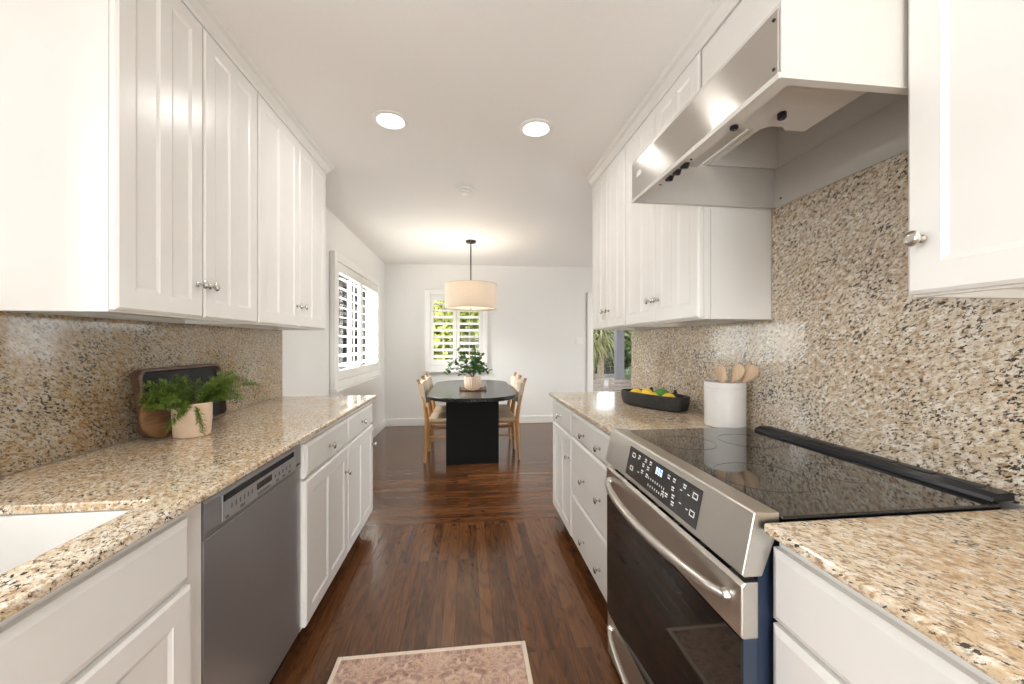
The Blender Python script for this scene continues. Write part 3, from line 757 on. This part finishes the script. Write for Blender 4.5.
# wooden tray, pot and plant on the table
bx, by, bz = .055, 4.40, .75
r = root('serving_tray', 'small rustic wooden tray under the ribbed pot on the black table', 'tray', (bx, by, bz))
M['rustic'] = wood('rustic_brown_wood', (.10, .045, .022), (.22, .11, .055), .6, 'X')
MB().box(bx-.15, bx+.15, by-.11, by+.11, bz, bz+.016).build('board', M['rustic'], r, bevel=.003)
k = MB()
for sx_ in (-1, 1): k.box(bx+sx_*.15, bx+sx_*.135, by-.11, by+.11, bz+.0165, bz+.04)
k.build('end_rail', M['rustic'], r, bevel=.003)
k = MB()
pts = [(bx-.07+.14*i/16, by-.118-.012*math.sin(PI*i/16), bz+.028-.016*math.sin(PI*i/16)) for i in range(17)]
k.tube(pts, .005, 6); k.build('rope_handle', plain('jute_rope', (.62, .44, .24), .9, bump=.3, scale=200), r, smooth=True)
r = root('potted_plant', 'ribbed cream pot with leafy green branches on the black table', 'plant', (bx, by, bz+.0165))
pz = bz+.017; n = 48; rings = []
for (rad, z) in ((.078, 0), (.088, .01), (.094, .06), (.096, .115), (.090, .135), (.080, .135), (.078, .11)):
    rings.append([(bx+(rad+.004*(1 if i % 2 else -1)*(z < .12))*math.cos(2*PI*i/n), by+(rad+.004*(1 if i % 2 else -1)*(z < .12))*math.sin(2*PI*i/n), pz+z) for i in range(n)])
MB().loft(rings).build('pot', plain('cream_ribbed_ceramic', (.66, .52, .41), .6), r, smooth=True)
st = MB(); lf = MB(); rnd = random.Random(3)
def branch(p0, p1, sag, nl, sz):
    p0, p1 = Vector(p0), Vector(p1); mid = (p0+p1)/2+Vector((0, 0, sag))
    pts = [(p0*(1-u)**2+mid*2*u*(1-u)+p1*u*u) for u in [i/8 for i in range(9)]]
    st.tube(pts, [.003-.002*i/8 for i in range(9)], 5)
    for i in range(nl):
        u = .25+.75*(i+.5)/nl; p = p0*(1-u)**2+mid*2*u*(1-u)+p1*u*u
        d = Vector((rnd.uniform(-1, 1), rnd.uniform(-1, 1), rnd.uniform(-.6, .8)))
        lf.leaf(p, d, (rnd.uniform(-.4, .4), rnd.uniform(-.4, .4), 1), sz*rnd.uniform(.7, 1.2), sz*.8*rnd.uniform(.7, 1.1), .12)
o0 = (bx, by, pz+.12)
for tgt, sag, nl in (((-.17, 0, .14), .14, 13), ((-.22, .05, .04), .2, 9), ((-.12, .02, .28), .08, 12), ((-.10, -.06, .2), .1, 10), ((.02, 0, .28), .04, 16), ((.06, .03, .25), .04, 16), ((.09, -.03, .22), .05, 14), ((.15, 0, .06), .14, 14), ((.12, .05, .12), .12, 13), ((.03, -.07, .18), .06, 15), ((-.08, -.08, .04), .1, 10), ((.08, -.08, .1), .1, 13), ((.0, .08, .22), .05, 14)):
    branch(o0, (bx+tgt[0]*(1.55 if tgt[0] < 0 else 1.15), by+tgt[1], pz+.12+tgt[2]*1.15), sag*.8, nl+12, .054)
st.build('stem', plain('brown_stem', (.10, .10, .04), .6), r, smooth=True)
lf.build('leaves', plain('green_leaf', (.075, .17, .05), .4, var=.5, scale=25), r)

# ------------------------------------------------------------------ counter objects, left
r = root('serving_tray', 'dark wooden tray with rounded corners leaning on the left backsplash', 'tray', (-1.2, 1.87, CT))
# leaning tray: local frame origin at its lower edge, u along y, v up the lean
lean = math.radians(8)
def tray_pt(u, v, w): return (-1.206 - v*math.sin(lean) + w*math.cos(lean), u, CT+.0045+v*math.cos(lean)+w*math.sin(lean))
def rr(u0, u1, v0, v1, rad, n=6):
    out = []
    for (cu, cv, a0) in ((u1-rad, v1-rad, 0), (u0+rad, v1-rad, PI/2), (u0+rad, v0+rad, PI), (u1-rad, v0+rad, 3*PI/2)):
        for i in range(n+1):
            a = a0+PI/2*i/n; out.append((cu+rad*math.cos(a), cv+rad*math.sin(a)))
    return out
u0, u1, v0, v1 = 1.585, 2.07, 0, .262
def ringt(i, w, rad=.035): return [tray_pt(u, v, w) for u, v in rr(u0+i, u1-i, v0+i, v1-i, rad-i*.4)]
M['walnut'] = wood('dark_walnut', (.045, .022, .014), (.12, .06, .035), .35, 'Y')
MB().loft([ringt(.008, -.012), ringt(0, -.008), ringt(0, .018), ringt(.004, .022), ringt(.012, .022), ringt(.018, .002)]).build('rim', M['walnut'], r)
MB().loft([ringt(.019, .003), ringt(.019, .0045)]).build('inlay', plain('black_tray_base', (.007, .008, .010), .5, Specular_IOR_Level=.2), r)
r = root('cutting_board', 'small round wooden board leaning inside the dark tray beside the fern pot', 'cutting board', (-1.17, 1.75, CT))
c = Vector((-1.174, 1.622, CT+.082)); d = Vector((math.cos(.16), -.10, math.sin(.16)))
MB().lathe([(.074, -.008), (.079, -.004), (.079, .004), (.074, .008)], c, 40, d).build('board', wood('olive_wood', (.12, .058, .025), (.27, .14, .062), .5, 'Y'), r, smooth=True)

fx, fy = -1.083, 1.658
r = root('potted_fern', 'feathery green fern in a pale terracotta pot on the left counter', 'plant', (fx, fy, CT))
M['terra'] = plain('pale_terracotta', (.76, .58, .43), .7, var=.05, bump=.05)
MB().lathe([(.055, 0), (.059, .004), (.063, .06), (.064, .127), (.060, .130), (.057, .124), (.056, .10)], (fx, fy, CT+.001), 36).build('pot', M['terra'], r, smooth=True)
MB().lathe([(.054, .100), (.055, .108), (.02, .112)], (fx, fy, CT+.001), 20).build('soil', plain('dark_soil', (.03, .02, .014), .9), r)
st = MB(); lf = MB(); rnd = random.Random(11)
def frond(az, ln, rise, droop):
    p = Vector((fx+.03*math.cos(az), fy+.03*math.sin(az), CT+.112)); pts = [p.copy()]
    d = Vector((math.cos(az), math.sin(az), rise)).normalized(); n = 24
    for i in range(n):
        d = (d+Vector((0, 0, -droop/n))).normalized(); p = p+d*ln/n
        lim = -1.135-(p.z-CT)*.14 if 1.50 < p.y < 2.12 else -1.23
        if p.x < lim: p.x = lim
        pts.append(p.copy())
    st.tube(pts, [.0015]*(n//2)+[.0008]*(n+1-n//2), 4)
    for i in range(3, n+1):
        q = pts[i]; t = (pts[i]-pts[i-1]).normalized(); w = .022*math.sin(PI*min(1, (i-1)/(n-1))*.9)+.006
        for k in range(9):
            a = rnd.uniform(0, 2*PI); u = t.orthogonal().normalized(); sd = u*math.cos(a)+t.cross(u)*math.sin(a)
            lf.leaf(q+t*rnd.uniform(-.005, .005), sd+t*rnd.uniform(.3, 1.1), (0, 0, 1), w*rnd.uniform(.6, 1.15), .0032, .1)
for i in range(34):
    frond(rnd.uniform(0, 2*PI), rnd.uniform(.11, .19), rnd.uniform(.6, 2.4), rnd.uniform(.5, 1.3))
for az, ln, ri, dr_ in ((PI/2, .30, .45, .8), (PI/2-.3, .27, .8, .9), (PI/2+.1, .25, .2, .4), (PI/2-.15, .29, 1.1, 1.2), (-PI/2, .17, .8, 1.0), (-PI/2+.4, .16, .6, 1.1), (PI/2-.6, .24, 1.1, 1.2), (-PI/2-.2, .19, 1.2, 1.1), (-PI/2+.2, .17, .15, .9), (-.8, .16, .2, 1.6)): frond(az, ln, ri, dr_)
st.build('stem', plain('fern_stem', (.10, .17, .03), .6), r)
lf.build('fronds', plain('fern_green', (.13, .20, .028), .5, var=.45, scale=40), r)

# ------------------------------------------------------------------ counter objects, right
cx, cy = 1.128, 1.585
r = root('utensil_crock', 'white ceramic utensil crock standing beside the cooktop', 'crock', (cx, cy, CT))
MB().lathe([(.078, 0), (.082, .003), (.0825, .19), (.080, .194), (.076, .194), (.0745, .185), (.074, .02), (.02, .012)], (cx, cy, CT+.001), 44).build('pot', plain('white_glazed_ceramic', (.68, .655, .63), .35, var=.03, scale=14, bump=.05), r, smooth=True)
MB().lathe([(.0828, .168), (.0834, .170), (.0828, .172)], (cx, cy, CT+.001), 44, cap0=False, cap1=False).build('band', plain('grey_band', (.62, .60, .58), .4), r, smooth=True)
M['spoon'] = wood('pale_beech', (.55, .38, .25), (.70, .52, .36), .6, 'Z')
def utensil(name, label, base, top, roll, head):
    base, top = Vector(base), Vector(top); d = (top-base).normalized(); L = (top-base).length
    side = Vector((math.sin(roll), -math.cos(roll), 0)); side = (side-d*side.dot(d)).normalized(); nn = d.cross(side)
    r = root(name, label, 'utensil', base, 'wooden utensils in the crock')
    MB().tube([base, base+d*(L-.07)], [.0055, .0065], 8).build('handle', M['spoon'], r, smooth=True)
    m = MB(); rings = []
    for (u, w, t) in head:
        c = base+d*(L-.085+u); rings.append([c+side*(w*math.cos(2*PI*i/16))+nn*(t*math.sin(2*PI*i/16)+.35*t*math.cos(4*PI*i/16)) for i in range(16)])
    m.loft(rings); m.build('head', M['spoon'], r, smooth=True); return r
zb = CT+.016
oval = [(0, .006, .005), (.012, .014, .006), (.03, .024, .007), (.05, .029, .007), (.068, .026, .006), (.08, .016, .005), (.085, .005, .003)]
paddle = [(0, .006, .005), (.015, .02, .005), (.03, .026, .004), (.06, .028, .0035), (.078, .026, .003), (.085, .019, .002)]
utensil('wooden_spatula', 'flat wooden spatula at the left of the white crock', (cx+.01, cy-.03, zb), (cx+.0, cy+.035, CT+.26), .15, paddle)
utensil('wooden_spoon', 'wooden spoon with oval bowl leaning right in the white crock', (cx-.02, cy+.03, zb), (cx+.03, cy-.062, CT+.275), .25, oval)
utensil('wooden_spoon', 'wooden spoon leaning behind the other one, farthest right in the crock', (cx-.01, cy+.04, zb), (cx+.085, cy-.075, CT+.27), .9, oval)

# lemon bowl
p0, p1 = Vector((.985, 2.25, 0)), Vector((1.115, 1.935, 0))
cxy = (p0+p1)/2; ax = (p1-p0).normalized(); pp = Vector((-ax.y, ax.x, 0))
r = root('oval_bowl', 'long black wooden bowl of lemons on the right counter', 'bowl', (cxy.x, cxy.y, CT))
def oring(a, b_, z, n=40):
    out = []
    for i in range(n):
        th = 2*PI*i/n; c_, s_ = math.cos(th), math.sin(th)
        out.append(cxy+ax*(a*math.copysign(abs(c_)**.7, c_))+pp*(b_*math.copysign(abs(s_)**.7, s_))+Vector((0, 0, CT+z)))
    return out
MB().loft([oring(.185, .062, .001), oring(.205, .078, .008), oring(.215, .086, .045), oring(.217, .088, .078), oring(.213, .084, .082), oring(.205, .076, .082), oring(.20, .072, .05), oring(.175, .055, .022)]).build('bowl', plain('charred_black_wood', (.022, .021, .021), .55, var=.3, scale=60, bump=.2), r, smooth=True)
for sgn in (-.42, .42):
    c = cxy+ax*(sgn*.2)+pp*(-.082)*(1 if pp.x < 0 else -1)+Vector((0, 0, CT+.08))
    m = MB(); m.loft([[c+ax*(w*math.cos(2*PI*i/10))+pp*(.006*math.sin(2*PI*i/10))+Vector((0, 0, h)) for i in range(10)] for w, h in ((.014, -.012), (.012, .004), (.009, .016), (.004, .022))])
    m.build('lug', M['bronze'], r, smooth=True)
lem = plain('lemon_skin', (.86, .56, .045), .4, var=.06, scale=80, bump=.15)
def fruit(name, label, pos, az, mat, s=1.0, group='lemons in the black bowl'):
    pr = [(.004, -.046), (.009, -.043), (.012, -.038), (.022, -.029), (.030, -.012), (.031, .004), (.027, .02), (.016, .034), (.010, .040), (.007, .045), (.003, .047)]
    d = Vector((math.cos(az), math.sin(az), .12))
    m = MB().lathe([(a*s, b_*s) for a, b_ in pr], pos, 20, d).build(name, mat, smooth=True, origin=pos)
    return tag(m, label, 'fruit', group)
base = lambda u, v, h: tuple(cxy+ax*u+pp*v+Vector((0, 0, CT+h)))
s_ = 1 if pp.x > 0 else -1
fruit('lemon', 'yellow lemon at the far end of the black bowl', base(-.125, 0, .062), 2.0, lem)
fruit('lemon', 'yellow lemon second from the far end of the bowl', base(-.055, .012*s_, .068), 1.5, lem, 1.05)
fruit('lemon', 'yellow lemon in front of the green lime in the bowl', base(.02, -.026*s_, .060), 2.2, lem, .95)
fruit('lemon', 'yellow lemon at the near end of the black bowl', base(.115, -.008*s_, .063), 1.9, lem)
fruit('lime', 'green lime lying among the lemons in the black bowl', base(.045, .02*s_, .078), 2.6, plain('lime_skin', (.07, .22, .03), .4, var=.1, scale=80), 1.05, 'fruit in the black bowl')

# ------------------------------------------------------------------ rug
def rugmat():
    t = NT('faded_rug'); v = t.coords()
    # mirrored pattern coordinates give the woven medallion repeat
    sx = t.n('ShaderNodeSeparateXYZ', {0: v})
    px = t.n('ShaderNodeMath', {0: sx.outputs[0], 1: .122}, operation='PINGPONG').outputs[0]
    py = t.n('ShaderNodeMath', {0: sx.outputs[1], 1: .15}, operation='PINGPONG').outputs[0]
    vm = t.n('ShaderNodeCombineXYZ', {0: px, 1: py, 2: 0.0}).outputs[0]
    n1 = t.noise(vm, 30, 4, .65, 1.0); n3 = t.noise(vm, 75, 3, .6, .5); fade = t.noise(v, 9, 5, .7); n2 = t.noise(v, 130, 3, .7)
    base = t.ramp(n2, [(.3, (.48, .29, .21)), (.7, (.66, .46, .35))])
    base = t.mix(t.ramp(n1, [(.50, 0), (.58, .75)]), base, (.30, .18, .16))
    base = t.mix(t.ramp(n3, [(.56, 0), (.64, .7)]), base, (.17, .12, .13))
    base = t.mix(t.ramp(n1, [(.36, .6), (.44, 0)]), base, (.76, .62, .50))
    base = t.mix(t.ramp(fade, [(.45, 0), (.7, .5)]), base, (.68, .53, .44))
    t.set(Base_Color=base, Roughness=.95); t.bump(n2, .4, .003); return t.m
r = root('runner_rug', 'faded pink and beige patterned runner rug on the kitchen floor', 'rug', (-.14, .7, 0))
MB().box(-.505, .225, -.5, 1.612, .001, .008).build('pile', rugmat(), r)
k = MB(); k.box(-.523, -.5055, -.518, 1.63, .001, .009).box(.2255, .243, -.518, 1.63, .001, .009).box(-.505, .225, 1.6125, 1.63, .001, .009).box(-.505, .225, -.518, -.5005, .001, .009)
k.build('binding', plain('cream_binding', (.78, .66, .54), .9, bump=.2, scale=200), r, bevel=.002)

# ------------------------------------------------------------------ outdoors
struct(MB().box(-30, 40, -30, 60, -.25, -.12).build('ground', plain('patio_concrete', (.30, .265, .245), .9, var=.1, scale=2)))
def bush(name, label, c, rad, nl, col, ls, group, seed, trunk=None):
    rn = random.Random(seed); r = root(name, label, 'bush' if 'tree' not in name else 'tree', (c[0], c[1], -.12), group)
    m = MB()
    for i in range(nl):
        while True:
            q = Vector((rn.uniform(-1, 1), rn.uniform(-1, 1), rn.uniform(-1, 1)))
            if .5 < q.length < 1: break
        q *= 1+.18*math.sin(5*q.x+seed)*math.cos(4*q.y-seed)
        p = Vector((c[0]+q.x*rad[0], c[1]+q.y*rad[1], max(-.1, c[2]+q.z*rad[2])))
        d = Vector((rn.uniform(-1, 1), rn.uniform(-1, 1), rn.uniform(-.8, .6)))
        m.leaf(p, d, (rn.uniform(-1, 1), rn.uniform(-1, 1), 1), ls*rn.uniform(.6, 1.3), ls*.5, .1)
    m.build('foliage', plain(name+'_green_%d' % seed, col, .5, var=.5, scale=4), r)
    MB().tube([(c[0], c[1], -.12), (c[0]+.03, c[1], c[2])], [.06, .03], 8).build('trunk', M['oak_dark'], r)
    return r
YG, DG = (.36, .38, .07), (.14, .19, .07)
bush('shrub', 'yellow green shrub outside the far window, left of its middle', (-.95, 8.6, 1.05), (.72, .7, 1.35), 7500, YG, .17, 'shrubs outside the dining windows', 1)
bush('shrub', 'yellow green shrub outside the far window, right of its middle', (.40, 10.3, 1.25), (1.35, .8, 1.7), 10000, YG, .2, 'shrubs outside the dining windows', 2)
bush('shrub', 'olive green shrub seen through the left window, the nearer one', (-2.75, 9.0, 1.2), (.75, .9, 1.5), 7000, (.60, .56, .20), .15, 'shrubs outside the dining windows', 3)
bush('shrub', 'olive green shrub seen through the left window, the farther one', (-3.3, 11.6, 1.3), (1.0, 1.2, 1.7), 7000, (.60, .56, .20), .17, 'shrubs outside the dining windows', 4)
bush('garden_tree', 'dark green tree behind the palm outside the patio door', (4.0, 15.0, 1.6), (1.3, .9, 1.9), 5200, DG, .2, 'dark trees beyond the patio', 5)
bush('garden_tree', 'dark green tree at the right edge of the patio view', (7.0, 15.2, 1.5), (1.3, .9, 1.8), 5200, DG, .2, 'dark trees beyond the patio', 6)
bush('shrub', 'round pale green shrub at the right of the patio view', (5.05, 11.4, .18), (.42, .4, .36), 2600, (.30, .36, .22), .06, 'patio shrubs', 7)

def palm(px, py, label):
    r = root('palm_tree', label, 'tree', (px, py, -.12)); rn = random.Random(5)
    bark = plain('palm_bark', (.42, .34, .26), .9, var=.3, scale=20, bump=.4)
    MB().tube([(px-.04, py, -.12), (px-.02, py, .7), (px, py, 1.5)], [.11, .10, .09], 10).build('trunk', bark, r, smooth=True)
    MB().tube([(px-.24, py+.1, -.12), (px-.27, py+.08, .7), (px-.32, py, 1.3)], [.085, .07, .06], 10).build('trunk', bark, r, smooth=True)
    m = MB()
    for (qx, qz) in ((px, 1.5), (px-.32, 1.3)):
        for i in range(170):
            az = rn.uniform(0, 2*PI); el = rn.uniform(-.5, 1.2); d = Vector((math.cos(az)*math.cos(el), math.sin(az)*math.cos(el), math.sin(el)))
            p = Vector((qx, py, qz)); L = rn.uniform(.75, 1.15); n = 5; pts = []
            for k_ in range(n+1):
                pts.append(p.copy()); p = p+d*L/n; d = (d+Vector((0, 0, -.42))).normalized()
            sd = d.cross(Vector((0, 0, 1))); sd = sd.normalized() if sd.length > .01 else Vector((1, 0, 0))
            vs = []
            for k_, q in enumerate(pts):
                w = .03*(1-k_/n)+.004; vs.append((m.bm.verts.new(q-sd*w), m.bm.verts.new(q+sd*w)))
            for a_, b_ in zip(vs, vs[1:]): m.bm.faces.new((a_[0], a_[1], b_[1], b_[0]))
    m.build('fronds', plain('palm_green', (.36, .36, .17), .5, var=.4, scale=5), r)
palm(4.13, 11.6, 'palm with drooping fronds and twin trunks outside the patio door')
r = root('patio_post', 'grey square post of the pergola outside the patio door', 'post', (4.26, 10.5, -.12))
gp = plain('grey_painted_post', (.20, .195, .215), .7)
MB().box(4.15, 4.37, 10.4, 10.6, -.12, 2.39).build('shaft', gp, r); MB().box(4.11, 4.41, 10.36, 10.64, -.119, .08).build('base', gp, r, bevel=.01)

def garden_chair(x, y, hw, label):
    r = root('garden_chair', label, 'chair', (x, y, -.12), 'slatted chairs on the patio')
    w = plain('weathered_teak', (.66, .56, .51), .8, var=.12, scale=10)
    for sx_ in (-1, 1):
        MB().box(x+sx_*hw, x+sx_*(hw-.05), y, y+.05, -.12, .60).build('back_post', w, r); MB().box(x+sx_*hw, x+sx_*(hw-.05), y+.5, y+.55, -.12, .199).build('leg', w, r)
    b_ = MB()
    for i in range(5): b_.box(x-hw+.051, x+hw-.051, y+.01, y+.035, .23+i*.072, .23+i*.072+.055)
    b_.build('backrest', w, r)
    s = MB()
    for i in range(5): s.box(x-hw+.051, x+hw-.051, y+.06+i*.1, y+.06+i*.1+.08, .20, .225)
    s.build('seat', w, r)
garden_chair(2.37, 7.1, .21, 'weathered slatted garden chair on the patio, left of the two')
garden_chair(2.93, 7.1, .25, 'weathered slatted garden chair on the patio, right of the two')
f = root('garden_fence', 'tall dark wooden fence closing the garden beyond the trees', 'fence', (6, 17, -.12))
m = MB()
for i in range(70): m.box(-4+i*.25, -4+i*.25+.235, 17, 17.03, -.12, 1.9)
m.build('boards', plain('dark_fence_wood', (.10, .085, .07), .9, var=.25, scale=3), f)
m = MB(); m.box(-4, 13.5, 17.031, 17.09, .2, .3).box(-4, 13.5, 17.031, 17.09, 1.4, 1.5); m.build('rail', M['oak_dark'], f)

r = root('patio_roof', 'flat patio roof carried by the grey post outside the door', 'roof', (3.4, 8.5, 2.4))
MB().box(1.2, 9.0, 6.245, 10.75, 2.44, 2.56).build('deck', M['trim'], r)
m = MB()
for i in range(9): MB().box(1.3+i*.93, 1.36+i*.93, 6.25, 10.7, 2.3905, 2.4395).build('rafter', M['trim'], r)
